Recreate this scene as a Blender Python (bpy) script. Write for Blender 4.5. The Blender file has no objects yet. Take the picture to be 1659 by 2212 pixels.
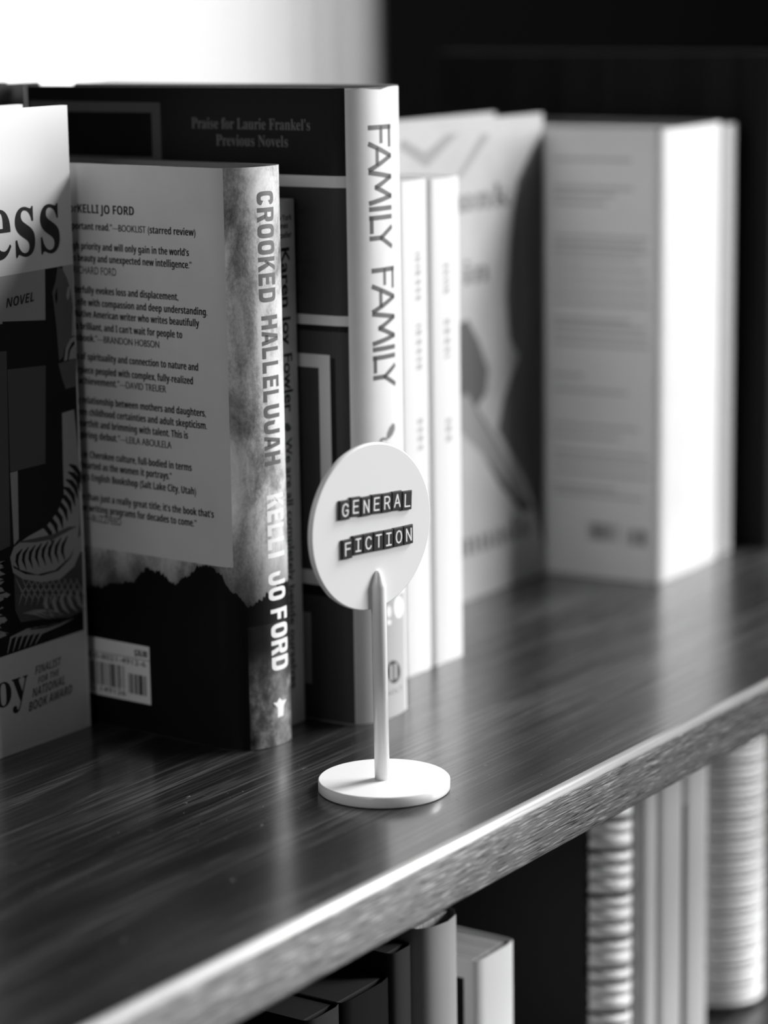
import bpy, bmesh, math, random
from mathutils import Vector, Matrix
from mathutils.geometry import tessellate_polygon

scene = bpy.context.scene
COL = scene.collection
random.seed(7)
MM = 0.001

# ------------------------------------------------------------------ camera
R = math.radians
AZ, PITCH, ROLL, FPX = R(34.2), R(11.35), R(-0.87), 5600.0
cam = bpy.data.cameras.new('camera')
cam.sensor_fit = 'HORIZONTAL'
cam.sensor_width = 36.0
cam.lens = FPX * 36.0 / 1659.0
cam.clip_start = 0.02
cam.dof.use_dof = True
cam.dof.focus_distance = 0.897
cam.dof.aperture_fstop = 6.6
cam_o = bpy.data.objects.new('camera', cam)
COL.objects.link(cam_o)
scene.camera = cam_o
fwd_l = Vector((math.cos(AZ), math.sin(AZ), 0)); rt = Vector((math.sin(AZ), -math.cos(AZ), 0)); up_w = Vector((0, 0, 1))
fwd = fwd_l * math.cos(PITCH) - up_w * math.sin(PITCH)
upc = up_w * math.cos(PITCH) + fwd_l * math.sin(PITCH)
right = rt * math.cos(ROLL) + upc * math.sin(ROLL)
up = -rt * math.sin(ROLL) + upc * math.cos(ROLL)
M = Matrix((right, up, -fwd)).transposed().to_4x4()
M.translation = Vector((-0.70495, -0.42986, 0.26877))
cam_o.matrix_world = M

# ------------------------------------------------------------------ light and exposure
scene.view_settings.view_transform = 'Standard'
scene.view_settings.look = 'None'
scene.view_settings.exposure = 0.0
scene.view_settings.gamma = 1.0
scene.view_settings.use_curve_mapping = False
world = bpy.data.worlds.new('world')
scene.world = world
world.use_nodes = True
world.node_tree.nodes['Background'].inputs['Color'].default_value = (1, 1, 1, 1)
world.node_tree.nodes['Background'].inputs['Strength'].default_value = 0.05

def area(name, loc, target, sx, sy, power):
    l = bpy.data.lights.new(name, 'AREA')
    l.shape = 'RECTANGLE'; l.size = sx; l.size_y = sy; l.energy = power
    o = bpy.data.objects.new(name, l)
    COL.objects.link(o)
    o.location = loc
    o.rotation_euler = (Vector(target) - Vector(loc)).to_track_quat('-Z', 'Y').to_euler()
    return o
area('window_light_right', (1.95, -0.80, 1.85), (0.05, 0.12, 0.1), 0.75, 0.75, 100)
area('window_light_front', (2.0, -1.75, 0.80), (0.1, 0.1, 0.05), 0.95, 1.2, 88)
area('fill_light_left', (-2.4, 0.1, 1.3), (0.0, 0.15, 0.1), 1.2, 1.2, 15)  # added weak fill for the left-facing covers, not a known window

# ------------------------------------------------------------------ print layouts and book outlines (mm)
PRINT = {
 'crooked': [
  ['P','panel',1,[[2,67.86],[132.4,67.86],[132.4,209.5],[2,209.5]]],
  ['T','ink',3,'sb','KELLI JO FORD','for ','H',63.73,191.75,91.26,191.75,3.13],
  ['T','ink',3,'sb','portant read.”—|BOOKLIST| (starred review)','“An im','H',60.57,185.7,120.02,185.7,2.51],
  ['T','ink',3,'sb','gh priority and will only gain in the world’s','a hi','H',60.62,178.47,116.68,178.47,2.53],
  ['T','ink',3,'sb','s beauty and unexpected new intelligence.”','it','H',60.76,174.12,117.76,174.12,2.53],
  ['T','ink',3,'sn','RICHARD FORD','—','H',60.53,169.65,81.74,169.65,2.68],
  ['T','ink',3,'sb','terfully evokes loss and displacement,','mas','H',60.59,162.5,111.09,162.5,2.55],
  ['T','ink',3,'sb',', rife with compassion and deep understanding.','','H',60.45,157.94,124.44,157.94,2.54],
  ['T','ink',3,'sb','Native American writer who writes beautifully','a ','H',60.39,153.72,120.51,153.72,2.55],
  ['T','ink',3,'sb','is brilliant, and I can’t wait for people to','','H',60.15,149.08,112.39,149.08,2.57],
  ['T','ink',3,'sb','book.”—|BRANDON HOBSON','is ','H',62.37,144.83,101.33,144.83,2.59],
  ['T','ink',3,'sb','s of spirituality and connection to nature and','eme','H',60.5,137.96,119.47,137.96,2.57],
  ['T','ink',3,'sb','rpiece peopled with complex, fully-realized','aste','H',60.83,132.92,116.83,132.92,2.58],
  ['T','ink',3,'sb','achievement.”—|DAVID TREUER','','H',60.97,128.92,103.93,128.92,2.6],
  ['T','ink',3,'sb','y relationship between mothers and daughters,','','H',60.07,121.73,122.41,121.73,2.58],
  ['T','ink',3,'sb','een childhood certainties and adult skepticism.','w','H',60.03,117.28,122.76,117.28,2.59],
  ['T','ink',3,'sb','heartfelt and brimming with talent. This is','','H',58.96,113.01,113.67,113.01,2.61],
  ['T','ink',3,'sb','spiring debut.”—|LEILA ABOULELA','n','H',59.44,108.72,105.66,108.72,2.62],
  ['T','ink',3,'sb','s in Cherokee culture, full-bodied in terms','oot','H',59.74,101.41,114.99,101.41,2.62],
  ['T','ink',3,'sb','hearted as the women it portrays.”','-','H',60.61,97.29,105.32,97.29,2.64],
  ['T','ink',3,'sb','ng’s English Bookshop (Salt Lake City, Utah)','Ki','H',59.66,92.91,116.68,92.91,2.62],
  ['T','ink',3,'sb','re than just a really great title; it’s the book that’s','mo','H',59.53,85.43,124.84,85.43,2.62],
  ['T','ink',3,'sb','ve writing programs for decades to come.”','ti','H',59.77,81.2,116.52,81.2,2.64],
  ['T','ink',3,'sn','—BUZZFEED','','H',61.87,77.53,79.82,77.53,2.7],
  ['J','tree',1,[[0.5,48.27],[59.75,51.27],[65.28,53.04],[69.29,53.2],[73.61,55.51],[77.79,55.33],[81.12,57.16],[85.26,56.98],[88.4,60.51],[91.95,63.38],[95.77,62.47],[99.16,62.19],[101.79,60.45],[105.76,58.88],[109.9,61.81],[113.08,63.58],[116.08,66.68],[120.53,68.08],[124.22,67.0],[127.07,65.61],[128.98,62.75],[130.89,59.83],[133.14,58.07],[135.4,55.52],[138.21,53.32],[140.32,54.83],[142.78,55.87],[145.26,57.88],[147.86,58.82],[151.2,59.89],[154.89,59.83],[157.67,59.9],[296.76,61.9]],70.0],
  ['P','label',3,[[43.91,11.09],[91.62,11.09],[91.62,33.25],[43.91,33.25]]],
  ['T','ink',4,'sb','$26.00','','H',84.12,28.95,90.42,28.95,2.4],
  ['T','ink',4,'sn','ISBN 978-0-8021-4912-6','','H',45.91,25.25,89.62,25.25,2.0],
  ['B','ink',4,46.91,79.12,15.09,24.05,34,7],
  ['B','ink',4,80.62,89.62,14.09,21.75,17,3],
  ['T','ink',4,'sn','9 780802 149126','','H',46.91,12.69,79.12,12.69,1.9],
  ['P','gap',4,[[43.91,27.65],[91.62,27.65],[91.62,28.05],[43.91,28.05]]],
  ['P','ground',2,[[137,0.1],[160.76,0.1],[160.76,46],[137,46]]],
  ['HV','title',3,'CROOKED',144.67,201.03,162.08,8.33],
  ['HV','title',3,'HALLELUJAH',145.49,157.34,103.76,8.38],
  ['HV','white',3,'KELLI',145.88,93.04,70.01,9.12],
  ['HV','white',3,'JO',145.74,64.65,54.22,9.28],
  ['HV','white',3,'FORD',146.48,51.05,28.08,9.4],
  ['P','white',3,[[149.98,17.68],[151.48,16.3],[154.31,16.3],[152.26,14.37],[151.81,10.64],[148.7,10.48],[148.83,14.11],[146.59,16.5],[148.39,16.3]]],
 ],
 'family': [
  ['P','fblack',1,[[1,199.74],[148.25,199.74],[148.25,235.1],[1,235.1]]],
  ['P','fgray',1,[[1,153.44],[148.25,153.44],[148.25,199.74],[1,199.74]]],
  ['P','fband',2,[[1,199.74],[148.25,199.74],[148.25,203.92],[1,203.92]]],
  ['P','fband',2,[[1,149.76],[148.25,149.76],[148.25,153.44],[1,153.44]]],
  ['P','fblack',2,[[1,147.53],[148.25,147.53],[148.25,149.76],[1,149.76]]],
  ['P','fgray2',1,[[1,0.1],[148.25,0.1],[148.25,147.53],[1,147.53]]],
  ['P','fblack',2,[[20,48.09],[142.77,48.09],[142.77,137.93],[20,137.93]]],
  ['P','fband',3,[[14,52.19],[140.49,52.19],[140.49,138.93],[14,138.93]]],
  ['P','fgray2',4,[[18,57.71],[135.51,57.71],[135.51,133.99],[18,133.99]]],
  ['P','fframe',2,[[2.41,205.42],[65.9,205.42],[65.9,229.28],[2.41,229.28]]],
  ['P','fdeep',3,[[2,208.92],[61.72,208.92],[61.72,225.51],[2,225.51]]],
  ['P','fbar',3,[[84.7,13.62],[129.62,13.62],[129.62,41.16],[84.7,41.16]]],
  ['T','fpraise',2,'se','Praise for Laurie Frankel’s','','P',80.41,220.05,133.82,220.05,3.96],
  ['T','fpraise',2,'se','Previous Novels','','P',91.52,213.93,123.88,213.93,4.0],
  ['T','ink',3,'se','ead—.','r','H',126.12,190.05,135.72,190.05,2.51],
  ['T','ink',3,'se','wn.”','o','H',125.98,184.88,132.33,184.88,2.52],
  ['T','ink',3,'sn','RTY,','PA','H',126.21,178.16,132.78,178.16,3.53],
  ['T','ink',3,'se','rselling','best','H',125.63,171.58,137.1,171.58,3.03],
  ['T','ink',3,'si','r Fall,','Afte','H',126.32,166.32,135.54,166.32,3.04],
  ['T','ink',3,'si','ow','n','H',125.75,160.5,129.87,160.5,2.89],
  ['T','ink',5,'se','s.','','H',125.63,116.54,127.72,116.54,1.73],
  ['T','ink',5,'se','ne','o','H',125.78,106.09,128.7,106.09,1.74],
  ['S','ftitle',2,[['F',0,0.17],['A',0.15,0.36],['M',0.38,0.63],['I',0.65,0.71],['L',0.74,0.87],['Y',0.84,1.0]],157.59,221.56,177.53,11.88,1.75],
  ['S','ftitle',2,[['F',0,0.17],['A',0.15,0.36],['M',0.38,0.63],['I',0.65,0.71],['L',0.74,0.87],['Y',0.84,1.0]],158.26,170.09,126.62,12.37,1.75],
  ['P','ftitle2',2,[[164.05,106.97],[164.71,108.95],[166.29,110.8],[168.46,112.04],[170.21,111.43],[170.16,109.53],[168.35,107.72],[165.87,106.53]]],
  ['P','ftitle2',2,[[160.21,106.29],[160.99,107.39],[163.03,107.63],[164.96,106.66],[164.33,106.06],[162.75,106.63],[161.47,105.95]]],
  ['P','ftitle2',2,[[169.34,95.36],[168.9,92.62],[167.96,90.24],[166.56,88.46],[164.82,87.46],[163.09,87.29],[161.53,87.97],[160.14,89.47],[159.07,91.63],[158.48,94.23],[158.32,97.03],[158.59,99.78],[159.31,102.19],[160.47,104.02],[161.91,105.1],[163.49,105.32],[165.27,104.61],[166.93,103.08],[168.23,100.87],[169.06,98.21]]],
  ['P','white',2,[[165.87,40.92],[165.77,40.23],[165.52,39.64],[165.13,39.21],[164.65,38.98],[164.12,38.97],[163.66,39.18],[163.27,39.58],[162.97,40.15],[162.78,40.83],[162.73,41.56],[162.81,42.25],[163.03,42.86],[163.35,43.31],[163.75,43.56],[164.24,43.58],[164.76,43.36],[165.22,42.93],[165.59,42.35],[165.81,41.65]]],
  ['P','white',2,[[165.77,36.84],[165.68,36.53],[165.43,36.29],[165.05,36.13],[164.57,36.08],[164.05,36.14],[163.59,36.28],[163.2,36.51],[162.89,36.8],[162.7,37.14],[162.64,37.48],[162.71,37.8],[162.92,38.05],[163.24,38.23],[163.64,38.31],[164.1,38.27],[164.62,38.1],[165.09,37.85],[165.46,37.54],[165.69,37.19]]],
  ['P','white',2,[[175.45,40.63],[175.1,39.37],[174.22,38.38],[173.26,37.64],[172.17,37.27],[170.99,37.33],[169.82,37.8],[168.81,38.63],[168.15,39.72],[167.74,41.0],[167.62,42.35],[167.8,43.63],[168.27,44.73],[168.99,45.53],[170.06,45.9],[171.25,45.86],[172.42,45.4],[173.47,44.56],[174.45,43.39],[175.22,42.01]]],
  ['P','fspinelow',1,[[148.45,0.1],[176.54,0.1],[176.54,46.47],[148.45,46.47]]],
  ['P','ink',2,[[171.89,16.23],[171.57,14.91],[170.71,13.86],[169.41,13.18],[168.01,12.87],[166.56,12.98],[165.13,13.53],[163.87,14.46],[163.03,15.63],[162.51,17.0],[162.35,18.42],[162.57,19.76],[163.15,20.89],[164.04,21.69],[165.35,22.04],[166.79,21.93],[168.22,21.39],[169.63,20.42],[170.87,19.13],[171.65,17.68]]],
  ['P','fspinelow',3,[[164.38,14.46],[165.98,14.46],[165.98,20.46],[164.38,20.46]]],
  ['P','fspinelow',3,[[167.38,14.46],[168.98,14.46],[168.98,20.46],[167.38,20.46]]],
  ['T','ftitle',2,'bf','HOLT','','H',161.36,8.88,173.21,8.88,1.8],
 ],
 'karen': [
  ['V','ink',2,'bs','Karen','','H',136.12,178.45,0,156.85,4.94],
  ['V','ink',2,'bs','Joy','','H',136.17,154.48,0,142.95,4.82],
  ['V','ink',2,'bs','Fowler','','H',136.28,139.9,0,118.17,5.13],
  ['V','ink',2,'bs','We are all completely beside ourselves','','H',136.32,108.78,0,13.91,3.72],
  ['P','kdrop',2,[[136.15,114.46],[137.87,114.38],[139.82,112.55],[139.49,111.39],[137.45,111.01],[135.5,112.33]]],
  ['T','ink',2,'bs','York','New ','H',136.97,188.27,143.07,188.27,2.17],
  ['T','ink',2,'bs','mes','Ti','H',135.45,185.44,140.55,185.44,2.16],
  ['T','ink',2,'bs','tseller','Bes','H',135.31,182.01,142.7,182.01,2.17],
 ],
 'ess': [
  ['P','eblack',1,[[4,37.2],[101,37.2],[101,172.5],[4,172.5]]],
  ['P','egray',2,[[12,108],[52,108],[52,166],[12,166]]],
  ['P','edark',2,[[58,50],[94,50],[94,120],[58,120]]],
  ['P','ewhite',1,[[4,12],[92,12],[92,37.1],[4,37.1]]],
  ['P','eblack',1,[[100.66,172.55],[148.92,173.49],[147.24,37.53],[91.67,37.01]]],
  ['P','egray',2,[[100.66,172.55],[133.78,173.17],[132.92,154.96],[110.3,156.92],[110.25,156.11],[99.61,156.75]]],
  ['P','edark',2,[[111.84,139.73],[132.05,138.66],[129.76,103.15],[110.94,102.96]]],
  ['P','edark',2,[[98.97,147.08],[111.78,146.33],[109.25,76.49],[94.14,74.29]]],
  ['P','egray',2,[[110.93,102.79],[114.84,102.83],[113.89,78.17],[111.2,76.46]]],
  ['P','egray',2,[[143.32,173.38],[148.92,173.49],[148.43,147.64],[146.11,147.4],[145.96,162.27],[143.58,169.22]]],
  ['P','eface',3,[[140.54,173.19],[143.03,172.62],[145.58,168.69],[147.13,164.67],[148.05,158.68],[146.8,146.13],[142.83,143.73],[141.62,140.49],[139.52,139.4],[138.57,152.99],[137.92,158.93],[137.25,164.51],[139.24,168.31]]],
  ['P','eblack',4,[[138.42,163.05],[139.87,166.25],[140.0,162.05],[138.97,159.65]]],
  ['P','egray',4,[[144.7,162.4],[145.64,165.33],[146.94,165.87],[146.47,162.21],[145.36,160.65]]],
  ['P','eface',3,[[138.96,138.46],[149.09,139.06],[147.98,128.96],[142.45,128.68],[140.43,133.36]]],
  ['P','egray',2,[[139.9,120.18],[146.59,120.6],[148.27,100.56],[147.23,78.15],[139.18,86.51],[139.33,101.97]]],
  ['P','egray',5,[[142.04,138.92],[143.34,143.67],[146.06,146.56],[149.72,147.66],[149.63,146.14],[146.48,144.98],[144.54,142.51],[143.84,139.2]]],
  ['P','egray',5,[[144.6,139.11],[145.82,142.52],[147.98,144.3],[149.48,143.61],[149.22,139.21]]],
  ['P','ezebra',3,[[108.98,72.31],[111.16,75.79],[118.71,78.14],[128.86,80.06],[135.48,84.56],[139.69,90.73],[142.69,98.0],[145.44,101.0],[148.53,100.52],[147.23,78.15],[145.8,71.43],[140.82,66.26],[132.91,63.08],[122.79,63.33],[114.28,66.7],[109.54,69.66]]],
  ['P','eblack',4,[[142.43,100.57],[144.43,98.92],[146.6,96.7],[148.7,92.5],[148.99,92.49],[148.99,96.95],[146.28,100.02],[142.76,100.97]]],
  ['P','eblack',4,[[141.7,97.89],[143.7,96.23],[145.87,94.01],[147.96,89.8],[148.25,89.79],[148.25,94.26],[145.55,97.33],[142.03,98.28]]],
  ['P','eblack',4,[[140.39,95.31],[142.38,93.64],[144.54,91.41],[146.63,87.2],[146.93,87.19],[146.93,91.66],[144.23,94.73],[140.71,95.7]]],
  ['P','eblack',4,[[138.66,92.8],[140.64,91.13],[142.8,88.9],[144.89,84.68],[145.18,84.67],[145.18,89.13],[142.49,92.21],[138.98,93.19]]],
  ['P','eblack',4,[[136.58,90.35],[138.56,88.68],[140.71,86.44],[142.79,82.23],[143.08,82.21],[143.08,86.68],[140.4,89.76],[136.9,90.74]]],
  ['P','eblack',4,[[134.2,87.96],[136.17,86.29],[138.31,84.05],[140.38,79.83],[140.67,79.82],[140.68,84.28],[138.01,87.36],[134.52,88.35]]],
  ['P','eblack',4,[[131.54,85.63],[133.51,83.95],[135.64,81.71],[137.7,77.5],[137.98,77.49],[137.99,81.94],[135.34,85.02],[131.87,86.02]]],
  ['P','eblack',4,[[128.64,83.35],[130.59,81.68],[132.71,79.44],[134.76,75.22],[135.04,75.21],[135.06,79.65],[132.41,82.74],[128.96,83.74]]],
  ['P','eblack',4,[[125.5,81.13],[127.44,79.45],[129.55,77.21],[131.58,73.0],[131.87,72.99],[131.88,77.42],[129.25,80.51],[125.82,81.51]]],
  ['P','eblack',4,[[115.32,74.43],[112.15,72.79],[111.5,70.23],[113.66,66.12],[113.84,66.12],[113.06,70.08],[113.67,72.03],[115.68,74.18]]],
  ['P','eblack',4,[[118.79,74.46],[115.6,72.67],[114.94,70.11],[117.12,65.99],[117.3,66.0],[116.51,69.96],[117.13,71.93],[119.16,74.21]]],
  ['P','eblack',4,[[122.28,74.49],[119.06,72.56],[118.41,70.0],[120.6,65.86],[120.78,65.87],[119.99,69.85],[120.62,71.82],[122.66,74.25]]],
  ['P','eblack',4,[[125.8,74.52],[122.55,72.45],[121.9,69.88],[124.11,65.74],[124.29,65.74],[123.48,69.73],[124.12,71.72],[126.18,74.28]]],
  ['P','eblack',4,[[129.33,74.55],[126.05,72.34],[125.4,69.76],[127.63,65.61],[127.81,65.61],[127.0,69.61],[127.64,71.61],[129.72,74.32]]],
  ['P','eblack',4,[[132.89,74.58],[129.58,72.22],[128.93,69.65],[131.18,65.48],[131.36,65.48],[130.54,69.5],[131.19,71.5],[133.29,74.36]]],
  ['P','eblack',4,[[136.46,74.62],[133.13,72.11],[132.49,69.53],[134.75,65.34],[134.93,65.35],[134.1,69.38],[134.76,71.4],[136.87,74.39]]],
  ['P','eblack',4,[[140.07,74.65],[136.71,72.0],[136.06,69.41],[138.34,65.21],[138.52,65.22],[137.69,69.26],[138.34,71.29],[140.48,74.43]]],
  ['P','edark',5,[[113.72,76.79],[122.46,75.33],[132.79,74.67],[141.83,76.41],[145.38,77.0],[145.31,77.2],[141.09,77.79],[131.99,76.6],[122.2,76.89],[113.67,77.25]]],
  ['P','egray',6,[[109.14,71.09],[110.67,68.08],[116.63,64.7],[125.26,62.5],[134.16,62.49],[141.31,65.82],[145.85,72.3],[148.06,74.51],[147.97,68.4],[143.18,62.31],[135.24,59.15],[125.1,59.94],[115.29,63.09],[110.08,66.5]]],
  ['P','edark',3,[[110.54,66.07],[116.49,62.51],[125.09,59.77],[135.23,58.98],[143.15,61.79],[148.18,67.49],[147.39,44.76],[139.49,43.76],[124.27,46.44],[113.07,47.6],[110.41,52.45]]],
  ['P','egray',4,[[111.32,64.18],[114.15,58.4],[117.2,54.46],[117.27,54.47],[114.86,58.51],[111.5,64.2]]],
  ['P','egray',4,[[114.49,63.56],[117.34,57.76],[120.41,53.8],[120.48,53.82],[118.05,57.86],[114.67,63.58]]],
  ['P','egray',4,[[117.68,62.93],[120.55,57.11],[123.64,53.14],[123.71,53.16],[121.26,57.22],[117.86,62.95]]],
  ['P','egray',4,[[118.64,62.46],[114.13,58.29],[112.19,53.8],[112.26,53.77],[114.84,57.94],[118.81,62.36]]],
  ['P','egray',4,[[120.88,62.3],[123.77,56.46],[126.89,52.48],[126.96,52.49],[124.49,56.57],[121.06,62.32]]],
  ['P','egray',4,[[121.86,61.82],[117.32,57.65],[115.37,53.14],[115.45,53.11],[118.03,57.29],[122.03,61.73]]],
  ['P','egray',4,[[124.11,61.66],[127.02,55.8],[130.15,51.81],[130.22,51.82],[127.74,55.91],[124.29,61.68]]],
  ['P','egray',4,[[125.09,61.18],[120.52,57.0],[118.57,52.48],[118.65,52.45],[121.24,56.64],[125.26,61.09]]],
  ['P','egray',4,[[127.35,61.02],[130.28,55.14],[133.44,51.13],[133.51,51.15],[131.01,55.25],[127.54,61.04]]],
  ['P','egray',4,[[128.34,60.54],[123.75,56.35],[121.79,51.82],[121.87,51.78],[124.47,55.99],[128.51,60.45]]],
  ['P','egray',4,[[130.62,60.38],[133.57,54.48],[136.75,50.46],[136.82,50.47],[134.3,54.59],[130.8,60.4]]],
  ['P','egray',4,[[131.61,59.9],[127.0,55.69],[125.03,51.15],[125.1,51.12],[127.72,55.33],[131.78,59.8]]],
  ['P','egray',4,[[133.9,59.73],[136.87,53.81],[140.07,49.78],[140.14,49.79],[137.61,53.92],[134.08,59.75]]],
  ['P','egray',4,[[134.9,59.25],[130.26,55.03],[128.29,50.48],[128.36,50.44],[130.99,54.67],[135.07,59.15]]],
  ['P','egray',4,[[137.2,59.08],[140.2,53.14],[143.42,49.09],[143.49,49.11],[140.94,53.25],[137.39,59.1]]],
  ['P','egray',4,[[138.21,58.6],[133.55,54.37],[131.56,49.8],[131.64,49.77],[134.28,54.01],[138.38,58.5]]],
  ['P','egray',4,[[140.52,58.43],[143.54,52.47],[146.78,48.4],[146.85,48.42],[144.29,52.58],[140.71,58.45]]],
  ['P','egray',4,[[141.53,57.94],[136.85,53.7],[134.86,49.12],[134.93,49.09],[137.59,53.34],[141.71,57.84]]],
  ['P','egray',4,[[143.86,57.77],[146.9,51.79],[150.16,47.71],[150.24,47.72],[147.65,51.9],[144.05,57.79]]],
  ['P','egray',4,[[144.88,57.28],[140.17,53.03],[138.17,48.44],[138.25,48.4],[140.92,52.67],[145.06,57.18]]],
  ['P','egray',5,[[127.53,54.48],[125.58,51.85],[127.1,48.27],[130.76,45.72],[130.93,45.79],[128.79,48.63],[127.66,51.51],[128.07,54.29]]],
  ['P','egray',5,[[131.85,54.3],[129.89,51.66],[131.43,48.07],[135.11,45.5],[135.28,45.58],[133.13,48.43],[131.99,51.31],[132.39,54.1]]],
  ['P','egray',5,[[136.2,54.12],[134.23,51.47],[135.78,47.87],[139.5,45.29],[139.67,45.36],[137.5,48.22],[136.34,51.12],[136.75,53.92]]],
  ['P','egray',5,[[140.59,53.94],[138.6,51.28],[140.17,47.66],[143.92,45.07],[144.09,45.15],[141.9,48.02],[140.73,50.93],[141.14,53.74]]],
  ['P','egray',5,[[145.01,53.75],[143.0,51.08],[144.59,47.45],[148.37,44.85],[148.54,44.93],[146.33,47.81],[145.16,50.73],[145.56,53.55]]],
  ['P','egray',5,[[114.5,50.66],[120.55,48.84],[129.28,45.36],[129.31,45.41],[120.77,49.38],[114.53,50.81]]],
  ['P','egray',5,[[116.0,50.69],[123.08,48.82],[131.83,45.35],[131.86,45.4],[123.27,49.38],[116.02,50.84]]],
  ['P','egray',5,[[117.5,50.73],[125.61,48.81],[134.4,45.33],[134.43,45.38],[125.79,49.37],[117.51,50.87]]],
  ['P','egray',5,[[119.01,50.76],[128.16,48.8],[136.98,45.32],[137.01,45.37],[128.32,49.37],[119.01,50.91]]],
  ['P','egray',4,[[105.44,37.74],[108.01,42.77],[116.71,43.89],[129.11,42.24],[129.1,42.33],[116.49,44.65],[107.19,43.46],[105.15,37.85]]],
  ['P','egray',4,[[108.39,37.76],[111.19,42.41],[120.21,43.49],[131.68,42.4],[131.66,42.48],[119.95,44.25],[110.39,43.12],[108.11,37.89]]],
  ['P','egray',4,[[111.36,37.79],[114.37,42.05],[123.73,43.08],[134.26,42.55],[134.24,42.64],[123.44,43.85],[113.61,42.78],[111.08,37.92]]],
  ['P','egray',4,[[114.34,37.82],[117.58,41.69],[127.27,42.68],[136.85,42.7],[136.83,42.79],[126.95,43.45],[116.84,42.44],[114.06,37.96]]],
  ['P','egray',4,[[117.34,37.84],[120.8,41.33],[130.84,42.27],[139.46,42.85],[139.42,42.94],[130.48,43.04],[120.1,42.09],[117.07,37.99]]],
  ['P','egray',4,[[120.35,37.87],[124.04,40.97],[134.43,41.86],[142.08,43.0],[142.03,43.09],[134.02,42.63],[123.37,41.75],[120.09,38.03]]],
  ['P','egray',3,[[102.2,71.91],[106.05,71.68],[102.53,71.17],[103.57,69.79],[105.24,69.98]]],
  ['P','egray',3,[[105.72,69.38],[99.8,71.03],[101.53,69.51],[98.63,68.9],[100.36,69.07]]],
  ['P','egray',3,[[96.51,69.31],[103.16,68.52],[106.07,66.77],[100.89,66.6],[102.72,66.75]]],
  ['P','egray',3,[[102.26,66.33],[98.5,67.58],[105.0,65.12],[100.57,64.81],[99.85,65.46]]],
  ['P','egray',3,[[98.92,65.14],[105.42,64.36],[103.63,63.53],[99.38,63.19],[101.09,63.35]]],
  ['P','egray',3,[[104.02,62.26],[101.22,63.33],[101.21,62.15],[101.68,60.87],[105.11,60.69]]],
  ['P','egray',3,[[105.98,60.0],[104.96,60.72],[108.3,58.85],[106.4,58.05],[99.11,60.04]]],
  ['P','egray',3,[[96.56,60.05],[104.64,58.92],[104.51,57.75],[101.17,57.25],[97.39,58.53]]],
  ['P','egray',3,[[99.73,57.54],[102.57,57.47],[101.35,56.53],[100.31,55.56],[99.7,56.2]]],
  ['P','egray',3,[[104.4,54.72],[103.69,55.37],[101.38,54.66],[100.05,53.75],[99.55,54.37]]],
  ['P','egray',3,[[97.38,54.31],[99.52,54.37],[103.69,52.31],[97.93,52.33],[99.73,52.46]]],
  ['P','egray',3,[[98.9,52.13],[104.74,51.41],[106.04,49.95],[104.17,49.15],[101.78,50.16]]],
  ['P','egray',3,[[98.9,50.26],[104.2,49.65],[101.61,49.01],[102.8,47.57],[97.84,49.13]]],
  ['P','egray',3,[[99.54,48.26],[97.69,49.17],[100.47,47.38],[106.91,44.8],[96.72,47.51]]],
  ['P','egray',3,[[102.01,45.86],[103.77,45.99],[105.44,44.44],[101.53,44.09],[100.44,44.84]]],
  ['P','egray',3,[[95.33,45.44],[97.56,45.46],[99.77,43.79],[98.0,42.99],[95.12,44.13]]],
  ['P','ewhite',7,[[91.67,37.01],[147.24,37.53],[145.92,0.87],[89.4,2.85]]],
  ['TX','ink',8,'se','ess','e',[[104.39,179.2],[142.41,179.18]],[[129.93,178.98],[130.96,195.65]]],
  ['TX','ink',8,'se','oy','y',[[97.91,18.06],[115.47,18.17]],[[105.06,18.75],[105.63,27.59]]],
  ['T','ink',8,'bi','NOVEL','','H',112.52,161.5,127.18,162.4,3.29],
  ['T','ink',8,'bi','FINALIST','','H',119.52,26.63,133.85,27.22,2.96],
  ['T','ink',8,'bi','FOR THE','','H',120.8,22.85,132.6,23.63,2.43],
  ['T','ink',8,'bi','NATIONAL','','H',117.49,18.39,135.46,19.44,3.31],
  ['T','ink',8,'bi','BOOK AWARD','','H',115.19,13.7,139.37,15.15,3.33],
 ],
 'far': [
  ['P','fline',1,[[70.64,192.14],[110.21,192.14],[110.21,193.74],[70.64,193.74]]],
  ['P','fline',1,[[70.61,179.38],[110.95,179.38],[110.95,180.98],[70.61,180.98]]],
  ['P','fline',1,[[70.6,176.25],[102.22,176.25],[102.22,177.85],[70.6,177.85]]],
  ['P','fline',1,[[70.59,172.38],[97.6,172.38],[97.6,173.98],[70.59,173.98]]],
  ['P','fline',1,[[70.55,157.06],[118.84,157.06],[118.84,158.66],[70.55,158.66]]],
  ['P','fline',1,[[70.54,153.64],[116.12,153.64],[116.12,155.24],[70.54,155.24]]],
  ['P','fline',1,[[70.54,151.25],[118.88,151.25],[118.88,152.85],[70.54,152.85]]],
  ['P','fline',1,[[70.53,147.52],[113.85,147.52],[113.85,149.12],[70.53,149.12]]],
  ['P','fline',1,[[70.52,142.41],[116.64,142.41],[116.64,144.01],[70.52,144.01]]],
  ['P','fline',1,[[70.51,137.28],[118.5,137.28],[118.5,138.88],[70.51,138.88]]],
  ['P','fline',1,[[70.49,132.07],[118.99,132.07],[118.99,133.67],[70.49,133.67]]],
  ['P','fline',1,[[70.48,127.05],[119.02,127.05],[119.02,128.65],[70.48,128.65]]],
  ['P','fline',1,[[70.47,119.21],[109.36,119.21],[109.36,120.81],[70.47,120.81]]],
  ['P','fline',1,[[70.46,116.47],[117.47,116.47],[117.47,118.07],[70.46,118.07]]],
  ['P','fline',1,[[70.45,112.35],[119.1,112.35],[119.1,113.95],[70.45,113.95]]],
  ['P','fline',1,[[70.44,108.14],[119.13,108.14],[119.13,109.74],[70.44,109.74]]],
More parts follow.
